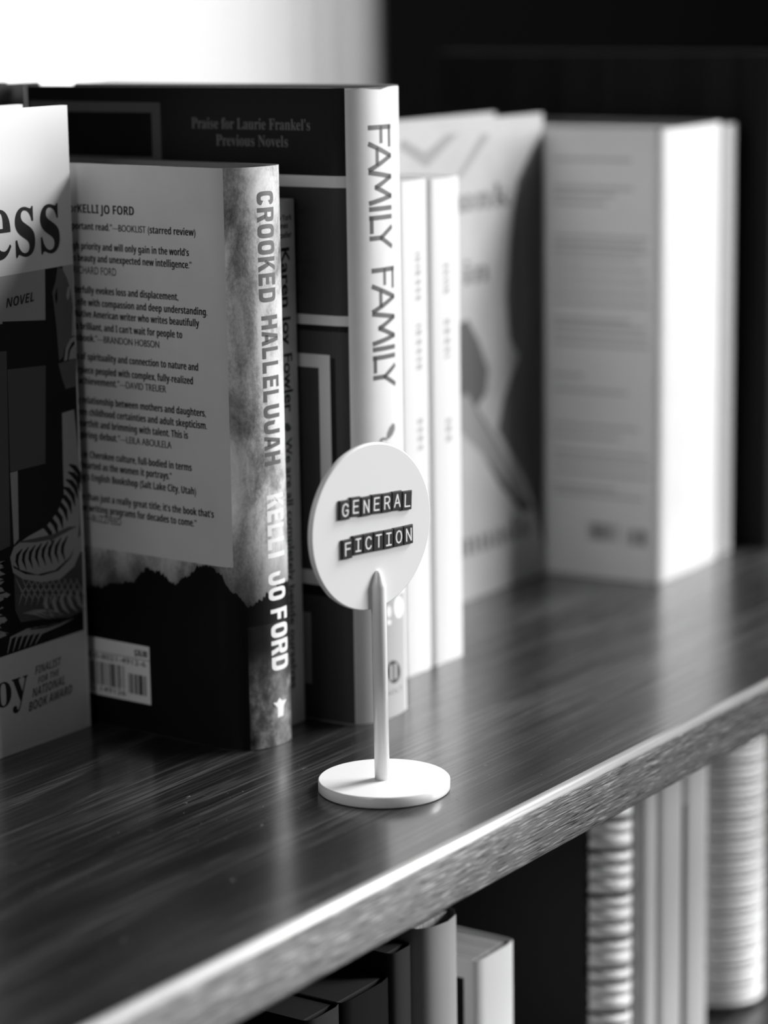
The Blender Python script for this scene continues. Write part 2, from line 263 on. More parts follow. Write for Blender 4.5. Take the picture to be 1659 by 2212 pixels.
  ['P','fline',1,[[70.41,93.16],[85.95,93.16],[85.95,94.76],[70.41,94.76]]],
  ['P','fline',1,[[70.39,86.48],[108.33,86.48],[108.33,88.08],[70.39,88.08]]],
  ['P','fline',1,[[70.35,70.01],[114.23,70.01],[114.23,71.61],[70.35,71.61]]],
  ['P','fline',1,[[70.34,65.02],[104.9,65.02],[104.9,66.62],[70.34,66.62]]],
  ['P','fline',1,[[70.32,57.52],[118.95,57.52],[118.95,59.12],[70.32,59.12]]],
  ['P','fline',1,[[70.31,53.31],[119.91,53.31],[119.91,54.91],[70.31,54.91]]],
  ['P','fline',1,[[70.3,47.94],[119.94,47.94],[119.94,49.54],[70.3,49.54]]],
  ['P','fline',1,[[70.28,41.06],[102.62,41.06],[102.62,42.66],[70.28,42.66]]],
  ['P','fline',1,[[70.27,37.96],[116.73,37.96],[116.73,39.56],[70.27,39.56]]],
  ['B','fbars',1,88.37,104.12,17.6,25.74,26,1],
  ['B','fbars',1,107.4,118.25,16.79,24.46,14,2],
 ],
 'cover': [
  ['P','cdark',1,[[146.7,204.84],[130.19,198.45],[117.14,184.77],[113.02,172.66],[110.48,158.37],[106.24,133.81],[109.23,114.63],[117.23,105.21],[104.13,87.85],[98.77,73.8],[112.72,58.88],[124.93,43.93],[135.28,24.63],[145.02,16.22]]],
  ['P','cblack',2,[[147.55,207.94],[136.31,196.01],[125.87,165.42],[127.98,118.81],[120.25,77.07],[127.0,41.41],[137.36,19.84],[146.72,11.45]]],
  ['P','cdark',1,[[66.56,125.76],[74.17,126.94],[83.61,115.57],[91.22,102.17],[89.12,92.0],[81.25,86.83],[92.83,74.68],[116.7,47.46],[129.02,32.32],[120.69,31.59],[100.47,48.0],[77.19,74.9],[65.92,88.98]]],
  ['P','cmid',2,[[66.0,93.08],[73.64,94.1],[81.22,84.75],[104.63,60.15],[124.92,41.76],[116.63,38.81],[88.72,62.64],[65.75,78.68]]],
  ['P','cmid',1,[[24.69,208.3],[41.53,201.55],[58.74,208.42],[67.98,207.94],[43.92,195.56],[41.4,195.33],[21.12,204.66]]],
  ['P','cmid',1,[[86.84,206.94],[94.53,206.54],[71.41,189.84],[62.02,186.49]]],
  ['T','cink',3,'se','unk','','H',65.57,174.34,110.62,174.34,10.3],
  ['T','cink',3,'se','in','','H',70.63,142.33,92.13,142.33,10.27],
  ['T','cink',3,'se','muada','','x',64.81,20.99,126.82,20.99,7.45],
 ],
 'wone': [
  ['P','wmark',1,[[129.62,168.59],[133.58,169.32],[133.56,168.16],[129.6,167.44]]],
  ['P','wmark',1,[[129.63,166.66],[133.6,167.38],[133.56,165.63],[129.59,164.92]]],
  ['P','wmark',1,[[129.65,163.74],[133.62,164.45],[133.59,163.21],[129.62,162.5]]],
  ['P','wmark',1,[[129.67,161.67],[133.63,162.38],[133.58,160.06],[129.61,159.36]]],
  ['P','wmark',1,[[129.69,157.81],[133.66,158.5],[133.62,156.56],[129.65,155.87]]],
  ['P','wmark',1,[[129.71,154.57],[133.68,155.26],[133.64,153.51],[129.67,152.83]]],
  ['P','wmark',1,[[129.73,151.66],[133.7,152.34],[133.66,150.36],[129.68,149.69]]],
  ['P','wmark',1,[[129.8,140.49],[133.78,141.14],[133.75,139.78],[129.77,139.14]]],
  ['P','wmark',1,[[129.81,138.22],[133.8,138.86],[133.75,136.56],[129.76,135.93]]],
  ['P','wmark',1,[[129.84,134.38],[133.82,135.01],[133.78,132.82],[129.79,132.2]]],
  ['P','wmark',1,[[129.86,130.74],[133.85,131.36],[133.81,129.33],[129.81,128.72]]],
  ['P','wmark',1,[[129.88,127.36],[133.87,127.97],[133.84,126.29],[129.84,125.69]]],
  ['P','wmark',1,[[129.9,124.57],[133.89,125.16],[133.85,122.97],[129.85,122.38]]],
  ['P','wmark',1,[[130.03,102.84],[134.05,103.37],[134.0,101.3],[129.99,100.77]]],
  ['P','wmark',1,[[130.06,99.38],[134.07,99.9],[134.03,97.95],[130.01,97.43]]],
  ['P','wmark',1,[[130.08,96.12],[134.1,96.63],[134.05,94.31],[130.03,93.8]]],
  ['P','wmark',1,[[130.1,92.24],[134.12,92.74],[134.08,90.82],[130.06,90.33]]],
 ],
 'wtwo': [
  ['P','wmark',1,[[128.65,162.17],[132.74,162.89],[132.71,161.37],[128.62,160.66]]],
  ['P','wmark',1,[[128.67,159.64],[132.77,160.35],[132.73,158.56],[128.64,157.86]]],
  ['P','wmark',1,[[128.7,156.66],[132.8,157.36],[132.78,156.09],[128.68,155.39]]],
  ['P','wmark',1,[[128.73,154.53],[132.82,155.23],[132.8,153.96],[128.7,153.27]]],
  ['P','wmark',1,[[128.75,152.41],[132.85,153.1],[132.81,151.06],[128.71,150.38]]],
  ['P','wmark',1,[[128.87,140.03],[132.99,140.68],[132.95,138.55],[128.83,137.9]]],
  ['P','wmark',1,[[128.91,136.47],[133.03,137.11],[132.98,134.7],[128.87,134.07]]],
  ['P','wmark',1,[[128.95,132.45],[133.07,133.08],[133.03,130.84],[128.91,130.22]]],
  ['P','wmark',1,[[128.99,128.72],[133.11,129.34],[133.08,127.54],[128.96,126.93]]],
  ['P','wmark',1,[[129.02,125.73],[133.15,126.34],[133.13,125.2],[129.0,124.59]]],
  ['P','wmark',1,[[129.29,99.87],[133.44,100.4],[133.4,98.67],[129.26,98.14]]],
  ['P','wmark',1,[[129.32,96.98],[133.47,97.5],[133.42,95.12],[129.27,94.6]]],
  ['P','wmark',1,[[129.36,93.0],[133.51,93.52],[133.47,91.34],[129.32,90.83]]],
 ],
}
SHAPE = {
 'crooked': dict(o=[10.0,114.9,0], rot=-3.0, H=209.6, prof=[[0,140],[0,15],[0.35,11.2],[1.4,7.6],[3.4,4.6],[6.4,2.3],[10,0.8],[14,0.0],[18,-0.1],[21.5,0.4],[24.2,1.4],[25.8,2.8],[26.4,4.8],[26.4,140]]),
 'family': dict(o=[60.6,99.6,0], rot=1.0, H=235.2, prof=[[0,154],[0,12],[0.3,9.2],[1.2,6.4],[3,3.8],[6,1.6],[10,0.2],[15,-0.6],[20,-0.7],[25,-0.2],[29,0.9],[31.4,2.6],[32,4.8],[32,154]]),
 'karen': dict(o=[44.2,125.6,0], rot=0, H=195.5, prof=[[0,132],[0,1.2],[0.5,0.3],[1.4,0],[12.8,0],[13.6,0.3],[14.0,1.2],[14.0,132]]),
 'ess': dict(o=[-140,190,0], rot=0, H=230.5, prof=[[0,0],[0.0,0],[149.2,0]]),
 'far': dict(o=[325.6,118.2,0], rot=3.0, H=207, prof=[[0,125],[0,5],[0.8,2.2],[3,0.6],[8,0],[34,-1],[60,0],[65,0.6],[67.2,2.2],[68,5],[68,125]]),
 'cover': dict(o=[180,176,0], rot=0, H=213.5, prof=[[0,0],[0.0,0],[139.5,0]]),
 'wone': dict(o=[126.5,126,0], rot=0, H=197, prof=[[0,120],[0,2],[0.7,0.5],[2.5,0],[17.5,0],[19.3,0.5],[20,2],[20,120]]),
 'wtwo': dict(o=[147.8,126,0], rot=0, H=196.5, prof=[[0,120],[0,2],[0.7,0.5],[2.5,0],[20,0],[21.8,0.5],[22.4,2],[22.4,120]]),
}

# ------------------------------------------------------------------ materials
def mat(name, g, rough=0.55, spec=0.4, coat=0.0, emit=0.0):
    m = bpy.data.materials.new(name)
    m.use_nodes = True
    b = m.node_tree.nodes['Principled BSDF']
    b.inputs['Base Color'].default_value = (g, g, g, 1)
    b.inputs['Roughness'].default_value = rough
    b.inputs['Specular IOR Level'].default_value = spec
    b.inputs['Coat Weight'].default_value = coat
    if emit:
        b.inputs['Emission Color'].default_value = (1, 1, 1, 1)
        b.inputs['Emission Strength'].default_value = emit
    return m

class NT:
    """tiny node-tree helper"""
    def __init__(s, m):
        s.t = m.node_tree; s.b = s.t.nodes['Principled BSDF']
    def n(s, typ, **k):
        x = s.t.nodes.new(typ)
        for a, v in k.items(): setattr(x, a, v)
        return x
    def l(s, a, b): s.t.links.new(a, b)
    def coord(s, out, scale):
        tc = s.n('ShaderNodeTexCoord'); mp = s.n('ShaderNodeMapping')
        mp.inputs['Scale'].default_value = scale
        s.l(tc.outputs[out], mp.inputs['Vector'])
        return mp.outputs['Vector']
    def noise(s, vec, detail=3.0, rough=0.55, dist=0.0, scale=1.0):
        x = s.n('ShaderNodeTexNoise')
        x.inputs['Scale'].default_value = scale
        x.inputs['Detail'].default_value = detail; x.inputs['Roughness'].default_value = rough
        x.inputs['Distortion'].default_value = dist
        s.l(vec, x.inputs['Vector'])
        return x.outputs['Fac']
    def ramp(s, fac, stops, interp='LINEAR'):
        r = s.n('ShaderNodeValToRGB'); cr = r.color_ramp; cr.interpolation = interp
        while len(cr.elements) < len(stops): cr.elements.new(0.5)
        for e, (p, g) in zip(cr.elements, stops):
            e.position = p; e.color = (g, g, g, 1)
        s.l(fac, r.inputs['Fac'])
        return r.outputs['Color']
    def math(s, op, a, b):
        x = s.n('ShaderNodeMath', operation=op)
        for i, v in enumerate((a, b)):
            if isinstance(v, (int, float)): x.inputs[i].default_value = v
            else: s.l(v, x.inputs[i])
        return x.outputs[0]
    def mix(s, fac, a, b, blend='MIX'):
        x = s.n('ShaderNodeMixRGB', blend_type=blend)
        for i, v in enumerate((fac, a, b)):
            if isinstance(v, (int, float)):
                x.inputs[i].default_value = v if i == 0 else (v, v, v, 1)
            else: s.l(v, x.inputs[i])
        return x.outputs[0]
    def bump(s, h, strength, dist):
        x = s.n('ShaderNodeBump')
        x.inputs['Strength'].default_value = strength; x.inputs['Distance'].default_value = dist
        s.l(h, x.inputs['Height']); s.l(x.outputs['Normal'], s.b.inputs['Normal'])

def wood_top():
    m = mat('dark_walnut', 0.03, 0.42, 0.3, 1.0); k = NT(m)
    warp = k.noise(k.coord('Object', (2.6, 9, 3)), 2, 0.5)
    tc = k.n('ShaderNodeTexCoord'); sep = k.n('ShaderNodeSeparateXYZ'); k.l(tc.outputs['Object'], sep.inputs[0])
    y2 = k.math('ADD', sep.outputs['Y'], k.math('MULTIPLY', warp, 0.11))
    comb = k.n('ShaderNodeCombineXYZ')
    k.l(k.math('MULTIPLY', sep.outputs['X'], 2.2), comb.inputs[0]); k.l(k.math('MULTIPLY', y2, 70.0), comb.inputs[1])
    band = k.noise(comb.outputs[0], 3, 0.55, 0.6)
    fine = k.noise(k.coord('Object', (14, 750, 14)), 3, 0.6)
    pore = k.noise(k.coord('Object', (55, 1500, 55)), 1, 0.5)
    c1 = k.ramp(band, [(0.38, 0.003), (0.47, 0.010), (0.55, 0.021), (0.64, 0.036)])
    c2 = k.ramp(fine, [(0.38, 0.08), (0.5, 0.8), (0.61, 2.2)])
    col = k.mix(1.0, c1, c2, 'MULTIPLY')
    c3 = k.ramp(pore, [(0.36, 0.35), (0.46, 1.0)])
    k.l(k.mix(1.0, col, c3, 'MULTIPLY'), k.b.inputs['Base Color'])
    k.l(k.ramp(fine, [(0.3, 0.5), (0.7, 0.4)]), k.b.inputs['Roughness'])
    k.b.inputs['Coat Roughness'].default_value = 0.2
    k.bump(k.mix(0.5, fine, pore), 0.12, 0.0002)
    return m

def wood_edge():
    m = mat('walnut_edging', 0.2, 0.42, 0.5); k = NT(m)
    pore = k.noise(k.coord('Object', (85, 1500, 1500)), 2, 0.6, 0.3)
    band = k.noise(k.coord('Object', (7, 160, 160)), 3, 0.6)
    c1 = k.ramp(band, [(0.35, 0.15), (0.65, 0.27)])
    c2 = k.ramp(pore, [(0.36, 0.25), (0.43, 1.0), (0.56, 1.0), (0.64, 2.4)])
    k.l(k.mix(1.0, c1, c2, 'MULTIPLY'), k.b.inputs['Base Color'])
    k.bump(pore, 0.45, 0.0007)
    return m

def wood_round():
    m = mat('walnut_lip_painted_highlight', 0.3, 0.36, 0.6, 0.3); k = NT(m)
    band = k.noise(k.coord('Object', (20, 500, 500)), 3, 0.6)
    k.l(k.ramp(band, [(0.35, 0.30), (0.65, 0.46)]), k.b.inputs['Base Color'])  # pale tone paints the highlight strip into the rounded edge's colour
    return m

def wood_dark():
    m = mat('black_stained_wood', 0.010, 0.6, 0.08); k = NT(m)
    f = k.noise(k.coord('Object', (600, 600, 9)), 3, 0.6)
    k.l(k.ramp(f, [(0.3, 0.004), (0.7, 0.018)]), k.b.inputs['Base Color'])
    return m

def sky_print():
    """printed landscape photograph that wraps over the jacket, laid out by the page coordinates"""
    m = mat('landscape_print', 0.4, 0.36, 0.4); k = NT(m)
    tc = k.n('ShaderNodeTexCoord'); sep = k.n('ShaderNodeSeparateXYZ'); k.l(tc.outputs['UV'], sep.inputs[0])
    z = sep.outputs['Y']
    cl = k.noise(k.coord('UV', (55, 26, 1)), 7, 0.62, 0.5)
    gr = k.noise(k.coord('UV', (1100, 700, 1)), 2, 0.7)
    sky = k.ramp(k.math('ADD', k.math('MULTIPLY', cl, 0.85), k.math('MULTIPLY', gr, 0.15)), [(0.36, 0.13), (0.45, 0.34), (0.53, 0.64), (0.64, 0.86)])
    zw = k.math('ADD', z, k.math('MULTIPLY', k.math('SUBTRACT', cl, 0.5), 0.02))
    low = k.ramp(k.math('MULTIPLY', zw, 10.0), [(0.05, 0.010), (0.25, 0.008), (0.40, 0.006), (0.55, 0.012)])
    low2 = k.mix(1.0, low, k.ramp(cl, [(0.4, 0.5), (0.62, 2.4)]), 'MULTIPLY')
    sky = k.mix(1.0, sky, k.ramp(k.math('MULTIPLY', z, 10.0), [(0.50, 0.22), (0.62, 0.42), (0.78, 1.0)]), 'MULTIPLY')
    fac = k.ramp(k.math('MULTIPLY', z, 10.0), [(0.50, 0.0), (0.56, 1.0)])
    k.l(k.mix(fac, low2, sky), k.b.inputs['Base Color'])
    return m

def spine_ground():
    m = mat('ground_print', 0.1, 0.4, 0.4); k = NT(m)
    cl = k.noise(k.coord('UV', (160, 120, 1)), 6, 0.65)
    tc = k.n('ShaderNodeTexCoord'); sep = k.n('ShaderNodeSeparateXYZ'); k.l(tc.outputs['UV'], sep.inputs[0])
    fade = k.ramp(k.math('ADD', k.math('MULTIPLY', sep.outputs['Y'], 10.0), k.math('MULTIPLY', cl, 0.1)), [(0.25, 1.0), (0.42, 0.03)])
    k.l(k.mix(1.0, k.ramp(cl, [(0.35, 0.02), (0.5, 0.09), (0.66, 0.32)]), fade, 'MULTIPLY'), k.b.inputs['Base Color'])
    return m

def paper(name, g, amt=0.06, rough=0.5, scale=70):
    m = mat(name, g, rough, 0.35); k = NT(m)
    f = k.noise(k.coord('UV', (scale, scale, 1)), 4, 0.6)
    k.l(k.ramp(f, [(0.3, g * (1 - amt)), (0.7, g * (1 + amt))]), k.b.inputs['Base Color'])
    return m

def pages_mat():
    m = mat('page_edges', 0.5, 0.8, 0.1); k = NT(m)
    f = k.noise(k.coord('Object', (2600, 30, 3)), 2, 0.6)
    k.l(k.ramp(f, [(0.3, 0.28), (0.6, 0.62)]), k.b.inputs['Base Color'])
    return m

def curtain_mat():
    m = bpy.data.materials.new('sheer_curtain'); m.use_nodes = True
    t = m.node_tree; out = t.nodes['Material Output']; t.nodes.remove(t.nodes['Principled BSDF'])
    d = t.nodes.new('ShaderNodeBsdfDiffuse'); d.inputs[0].default_value = (.7, .7, .7, 1)
    tr = t.nodes.new('ShaderNodeBsdfTranslucent'); tr.inputs[0].default_value = (.74, .74, .74, 1)
    mx = t.nodes.new('ShaderNodeMixShader'); mx.inputs[0].default_value = 0.88
    t.links.new(d.outputs[0], mx.inputs[1]); t.links.new(tr.outputs[0], mx.inputs[2]); t.links.new(mx.outputs[0], out.inputs[0])
    return m

MT = dict(
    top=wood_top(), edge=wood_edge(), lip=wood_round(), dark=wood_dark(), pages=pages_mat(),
    sky=sky_print(), ground=spine_ground(),
    panel=paper('pale_text_panel', 0.52, 0.05, 0.45, 30), ink=mat('black_ink', 0.008, 0.5), tree=mat('tree_print', 0.004, 0.45, 0.15),
    label=mat('white_label', 0.75, 0.45), gap=mat('grey_rule', 0.3, 0.5), title=mat('grey_ink', 0.12, 0.4, 0.4), white=mat('white_ink', 0.85, 0.4),
    fpaper=paper('white_jacket', 0.74, 0.03, 0.42), fblack=mat('jacket_black', 0.005, 0.45, 0.15), fdeep=mat('jacket_deep_black', 0.003, 0.45, 0.12), fgray=mat('jacket_charcoal', 0.030, 0.45, 0.2), fgray2=mat('jacket_charcoal_lower', 0.036, 0.45, 0.2),
    fband=mat('jacket_light_band', 0.55, 0.4), fframe=mat('jacket_frame', 0.06, 0.45, 0.2), fbar=mat('barcode_panel', 0.2, 0.4), fpraise=mat('praise_ink', 0.10, 0.45),
    ftitle=mat('dark_grey_ink', 0.10, 0.45), ftitle2=mat('mid_grey_ink', 0.17, 0.45), fspinelow=mat('spine_grey', 0.42, 0.45),
    karen=paper('grey_paperback', 0.55, 0.08, 0.5), kdrop=mat('drop_ink', 0.07, 0.5),
    ecover=mat('white_cover', 0.78, 0.4), eblack=mat('cover_black', 0.006, 0.45, 0.2), egray=mat('cover_grey', 0.40, 0.4), edark=mat('cover_dark_grey', 0.085, 0.4), eface=mat('cover_mid_grey', 0.12, 0.4), ezebra=mat('cover_pale_stripe', 0.40, 0.4), ewhite=mat('cover_white_band', 0.72, 0.4),
    far=paper('far_white', 0.68, 0.02, 0.4), fline=mat('faint_text', 0.42, 0.5), fbars=mat('barcode_ink', 0.07, 0.5), farback=mat('far_back_cover', 0.62, 0.4),
    cpaper=paper('grey_cover', 0.40, 0.10, 0.45, 25), cdark=mat('cover_shape_dark', 0.06, 0.5), cblack=mat('cover_shape_black', 0.02, 0.5), cmid=mat('cover_shape_mid', 0.24, 0.5), cink=mat('cover_ink', 0.08, 0.5),
    wpaper=mat('white_paperback', 0.72, 0.4), wmark=mat('pale_spine_mark', 0.36, 0.5), wstrip=mat('grey_spine', 0.45, 0.5),
    rim=mat('case_edge', 0.14, 0.6, 0.2), board=mat('case_board', 0.05, 0.6), plastic=mat('white_acrylic', 0.90, 0.22, 0.5, 0.15), tile=mat('black_tile', 0.035, 0.32, 0.5), tiletext=mat('tile_white', 0.85, 0.5),
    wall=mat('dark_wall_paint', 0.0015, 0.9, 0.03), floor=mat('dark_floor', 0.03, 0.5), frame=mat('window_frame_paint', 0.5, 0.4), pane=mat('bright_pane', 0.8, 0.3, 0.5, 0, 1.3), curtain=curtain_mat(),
    lowgrey=mat('low_grey', 0.03, 0.45), lowdark=mat('low_dark', 0.008, 0.5, 0.15), lowmid=mat('low_mid', 0.45, 0.4), lowwhite=mat('low_white', 0.90, 0.35), lint=mat('pale_lint', 0.35, 0.8))

# ------------------------------------------------------------------ mesh helpers
def link_mesh(name, bm, mats, parent=None, smooth=False):
    me = bpy.data.meshes.new(name)
    bm.to_mesh(me); bm.free()
    for m in (mats if isinstance(mats, list) else [mats]): me.materials.append(m)
    if smooth:
        for p in me.polygons: p.use_smooth = True
    o = bpy.data.objects.new(name, me)
    COL.objects.link(o)
    if parent: o.parent = parent
    return o

def empty(name, loc, rz=0.0):
    o = bpy.data.objects.new(name, None)
    o.empty_display_size = 0.02
    COL.objects.link(o); o.location = loc; o.rotation_euler = (0, 0, rz)
    return o

def tag(o, label=None, cat=None, group=None, kind=None):
    for k_, v in (('label', label), ('category', cat), ('group', group), ('kind', kind)):
        if v: o[k_] = v
    return o

def add_box(bm, x0, x1, y0, y1, z0, z1, mi=0):
    vs = [bm.verts.new((x, y, z)) for x in (x0, x1) for y in (y0, y1) for z in (z0, z1)]
    for q in ((0, 1, 3, 2), (4, 6, 7, 5), (0, 4, 5, 1), (2, 3, 7, 6), (0, 2, 6, 4), (1, 5, 7, 3)):
        f = bm.faces.new([vs[i] for i in q]); f.material_index = mi

def box(name, x0, x1, y0, y1, z0, z1, m, parent=None, bevel=0.0):
    bm = bmesh.new(); add_box(bm, x0, x1, y0, y1, z0, z1)
    if bevel: bmesh.ops.bevel(bm, geom=list(bm.edges), offset=bevel, segments=2, affect='EDGES', profile=0.5)
    return link_mesh(name, bm, m, parent)

# ------------------------------------------------------------------ lettering
def sb(s): return ''.join(chr(0x1D5D4 + ord(c) - 65) if 'A' <= c <= 'Z' else chr(0x1D5EE + ord(c) - 97) if 'a' <= c <= 'z' else chr(0x1D7EC + ord(c) - 48) if '0' <= c <= '9' else c for c in s)
def se(s): return ''.join(chr(0x1D400 + ord(c) - 65) if 'A' <= c <= 'Z' else chr(0x1D41A + ord(c) - 97) if 'a' <= c <= 'z' else c for c in s)
def si(s): return ''.join(chr(0x1D468 + ord(c) - 65) if 'A' <= c <= 'Z' else chr(0x1D482 + ord(c) - 97) if 'a' <= c <= 'z' else c for c in s)
def bi(s): return ''.join(chr(0x1D63C + ord(c) - 65) if 'A' <= c <= 'Z' else chr(0x1D656 + ord(c) - 97) if 'a' <= c <= 'z' else c for c in s)
def lettering(font, s):
    """(string in the wanted alphabet, outline growth)"""
    if font == 'sb':
        parts = s.split('|')   # odd pieces are set in the lighter face
        return ''.join(sb(p) if i % 2 == 0 else p for i, p in enumerate(parts)), 0.0
    if font == 'sn': return s, 0.008
    if font == 'se': return se(s), 0.0
    if font == 'si': return si(s), 0.0
    if font == 'bi': return bi(s), 0.0
    if font == 'bf': return s, 0.010
    if font == 'sx': return sb(s), 0.035
    if font == 'bs': return s, 0.022
    return s, 0.0

_tm = {}
def text_mesh(font, s):
    key = (font, s)
    if key in _tm: return _tm[key]
    body, grow = lettering(font, s)
    c = bpy.data.curves.new('t', 'FONT'); c.body = body; c.resolution_u = 5; c.offset = grow
    c.space_character = {'bf': 1.22, 'sx': 1.08}.get(font, 1.0)
    o = bpy.data.objects.new('t', c); COL.objects.link(o)
    dg = bpy.context.evaluated_depsgraph_get(); dg.update()
    me = bpy.data.meshes.new_from_object(o.evaluated_get(dg))
    V = [(v.co.x, v.co.y) for v in me.vertices]; F = [tuple(p.vertices) for p in me.polygons]
    bpy.data.objects.remove(o); bpy.data.curves.remove(c); bpy.data.meshes.remove(me)
    _tm[key] = (V, F)
    return V, F

def span(V, i):
    a = [v[i] for v in V]
    return min(a), max(a)

# ------------------------------------------------------------------ printed page layers
PEN = {'F': [((.1, 0), (.1, 1)), ((.1, .95), (1, .95)), ((.1, .52), (.8, .52))], 'A': [((0, 0), (.5, 1)), ((.5, 1), (1, 0)), ((.2, .33), (.8, .33))],
       'M': [((0, 0), (.18, 1)), ((.18, 1), (.5, .25)), ((.5, .25), (.82, 1)), ((.82, 1), (1, 0))], 'I': [((.5, 0), (.5, 1))],
       'L': [((.1, 1), (.1, 0)), ((.1, .05), (1, .05))], 'Y': [((0, 1), (.5, .45)), ((1, 1), (.5, .45)), ((.5, .45), (.5, 0))]}

def heavy(ch):
    """one heavy condensed capital in a unit box, as convex pieces"""
    S, T = .32, .21
    r = lambda x0, x1, y0, y1: [(x0, y0), (x1, y0), (x1, y1), (x0, y1)]
    def sup(a, hx, hy, cy):
        c, q = math.cos(a), math.sin(a); e = 2 / 3.2
        return (.5 + hx * math.copysign(abs(c) ** e, c), cy + hy * math.copysign(abs(q) ** e, q))
    def ring(a0, a1, cy=.5, hy=.5, t=T):
        out = []; n = max(4, int(abs(a1 - a0) / 9))
        for i in range(n):
            p, q = [math.radians(a0 + (a1 - a0) * k / n) for k in (i, i + 1)]
            out.append([sup(p, .5, hy, cy), sup(q, .5, hy, cy), sup(q, .5 - S, hy - t, cy), sup(p, .5 - S, hy - t, cy)])
        return out
    stem = r(0, S, 0, 1)
    return {
        'C': lambda: ring(22, 338), 'O': lambda: ring(0, 360),
        'D': lambda: [stem, r(S, .52, 1 - T, 1), r(S, .52, 0, T)] + ring(-90, 90),
        'U': lambda: [r(0, S, .48, 1), r(1 - S, 1, .48, 1)] + ring(180, 360),
        'J': lambda: [r(1 - S, 1, .48, 1)] + ring(168, 360),
        'R': lambda: [stem, r(S, .52, .83, 1), r(S, .52, .40, .57)] + ring(-90, 90, .70, .30, .17) + [[(.46, .45), (.78, .45), (1.03, 0), (.68, 0)]],
        'K': lambda: [stem, [(.2, .40), (.36, .34), (1.0, 1), (.66, 1)], [(.36, .55), (.62, .66), (1.05, 0), (.68, 0)]],
        'E': lambda: [stem, r(S, .95, 1 - T, 1), r(S, .88, .40, .60), r(S, .95, 0, T)],
        'F': lambda: [stem, r(S, .95, 1 - T, 1), r(S, .86, .36, .57)],
        'L': lambda: [stem, r(S, .92, 0, T)],
        'H': lambda: [stem, r(1 - S, 1, 0, 1), r(S, 1 - S, .39, .61)],
        'A': lambda: [[(-.03, 0), (.29, 0), (.58, 1), (.27, 1)], [(.71, 0), (1.03, 0), (.73, 1), (.42, 1)], r(.25, .75, .17, .36)],
        'I': lambda: [r(0, 1, 0, 1)]}[ch]()

class Sheet:
    """collects flat print (page u, height z, in metres), cuts it at the folds of the cover and lays it on the cover"""
    def __init__(s, prof):
        s.P = [Vector(p) * MM for p in prof]
        s.U = [0.0]
        for a, b in zip(s.P, s.P[1:]): s.U.append(s.U[-1] + (b - a).length)
        s.items = []; s.mats = []
    def mi(s, key):
        if key not in s.mats: s.mats.append(key)
        return s.mats.index(key)
    def add(s, V, F, key, lay): s.items.append((V, F, s.mi(key), lay))
    def at(s, u, off=0.0):
        i = 0
        while i < len(s.U) - 2 and u > s.U[i + 1]: i += 1
        a, b = s.P[i], s.P[i + 1]
        L = max(s.U[i + 1] - s.U[i], 1e-9)
        t = (u - s.U[i]) / L
        d = (b - a).normalized()
        return a + (b - a) * t + Vector((d.y, -d.x)) * off
    def normal(s, u):
        """outward direction of the paper, smoothed over the folds of the spine"""
        if not hasattr(s, 'N'):
            seg = [(b - a).normalized() for a, b in zip(s.P, s.P[1:])]
            seg = [Vector((d.y, -d.x)) for d in seg]
            s.N = [seg[0]] + [(a + b).normalized() for a, b in zip(seg, seg[1:])] + [seg[-1]]
            for i in range(1, len(s.P) - 1):      # long flat covers keep their own direction
                if s.U[i] - s.U[i - 1] > 0.03: s.N[i] = seg[i - 1]
                elif s.U[i + 1] - s.U[i] > 0.03: s.N[i] = seg[i]
        i = 0
        while i < len(s.U) - 2 and u > s.U[i + 1]: i += 1
        t = min(max((u - s.U[i]) / max(s.U[i + 1] - s.U[i], 1e-9), 0), 1)
        v = (s.N[i] * (1 - t) + s.N[i + 1] * t).normalized()
        return Vector((v.x, v.y, 0))
    def emit(s, bm, uvl, nl=None):
        for V, F, mi, lay in s.items:
            b = bmesh.new()
            vs = [b.verts.new((x * MM, z * MM, 0)) for x, z in V]
            for f in F:
                try: b.faces.new([vs[i] for i in f])
                except ValueError: pass
            us = [v.co.x for v in b.verts]; lo, hi = min(us), max(us)
            for u in s.U[1:-1]:
                if lo < u < hi:
                    bmesh.ops.bisect_plane(b, geom=b.verts[:] + b.edges[:] + b.faces[:], dist=1e-8, plane_co=(u, 0, 0), plane_no=(1, 0, 0))
            b.verts.index_update()
            nv = {}
            for v in b.verts: nv[v.index] = None
            for f in b.faces:
                cu = sum(v.co.x for v in f.verts) / len(f.verts)
                loop = []
                for v in f.verts:
                    u = min(max(v.co.x, s.U[0]), s.U[-1])
                    p = s.at(u * 0.9999 + cu * 0.0001, 0.000012 * lay)
                    loop.append((p, v.co))
                q3 = [Vector((p.x, p.y, c.y)) for p, c in loop]
                ar = Vector((0, 0, 0))
                for i in range(1, len(q3) - 1): ar += (q3[i] - q3[0]).cross(q3[i + 1] - q3[0])
                if ar.dot(s.normal(cu)) < 0: loop.reverse()
                try: nf = bm.faces.new([bm.verts.new((p.x, p.y, c.y)) for p, c in loop])
                except ValueError: continue
                nf.material_index = mi
                for lp, (p, c) in zip(nf.loops, loop):
                    lp[uvl].uv = (c.x, c.y)
                    if nl: lp[nl] = s.normal(c.x)
            b.free()

def ngon(pts):
    V = [tuple(p) for p in pts]
    tris = tessellate_polygon([[Vector((x, z, 0)) for x, z in V]])
    return V, [tuple(t) for t in tris]

def jag(pts, bottom, step=0.55):
    """foliage outline: ragged copy of a skyline, closed along a lower level"""
    rng = random.Random(5); out = []
    for (a, b), (c, d) in zip(pts, pts[1:]):
        n = max(1, int(abs(c - a) / step))
        for i in range(n):
            t = i / n
            out.append((a + (c - a) * t + rng.uniform(-.12, .12), b + (d - b) * t + rng.uniform(-.9, .75)))
    out.append(pts[-1])
    return out

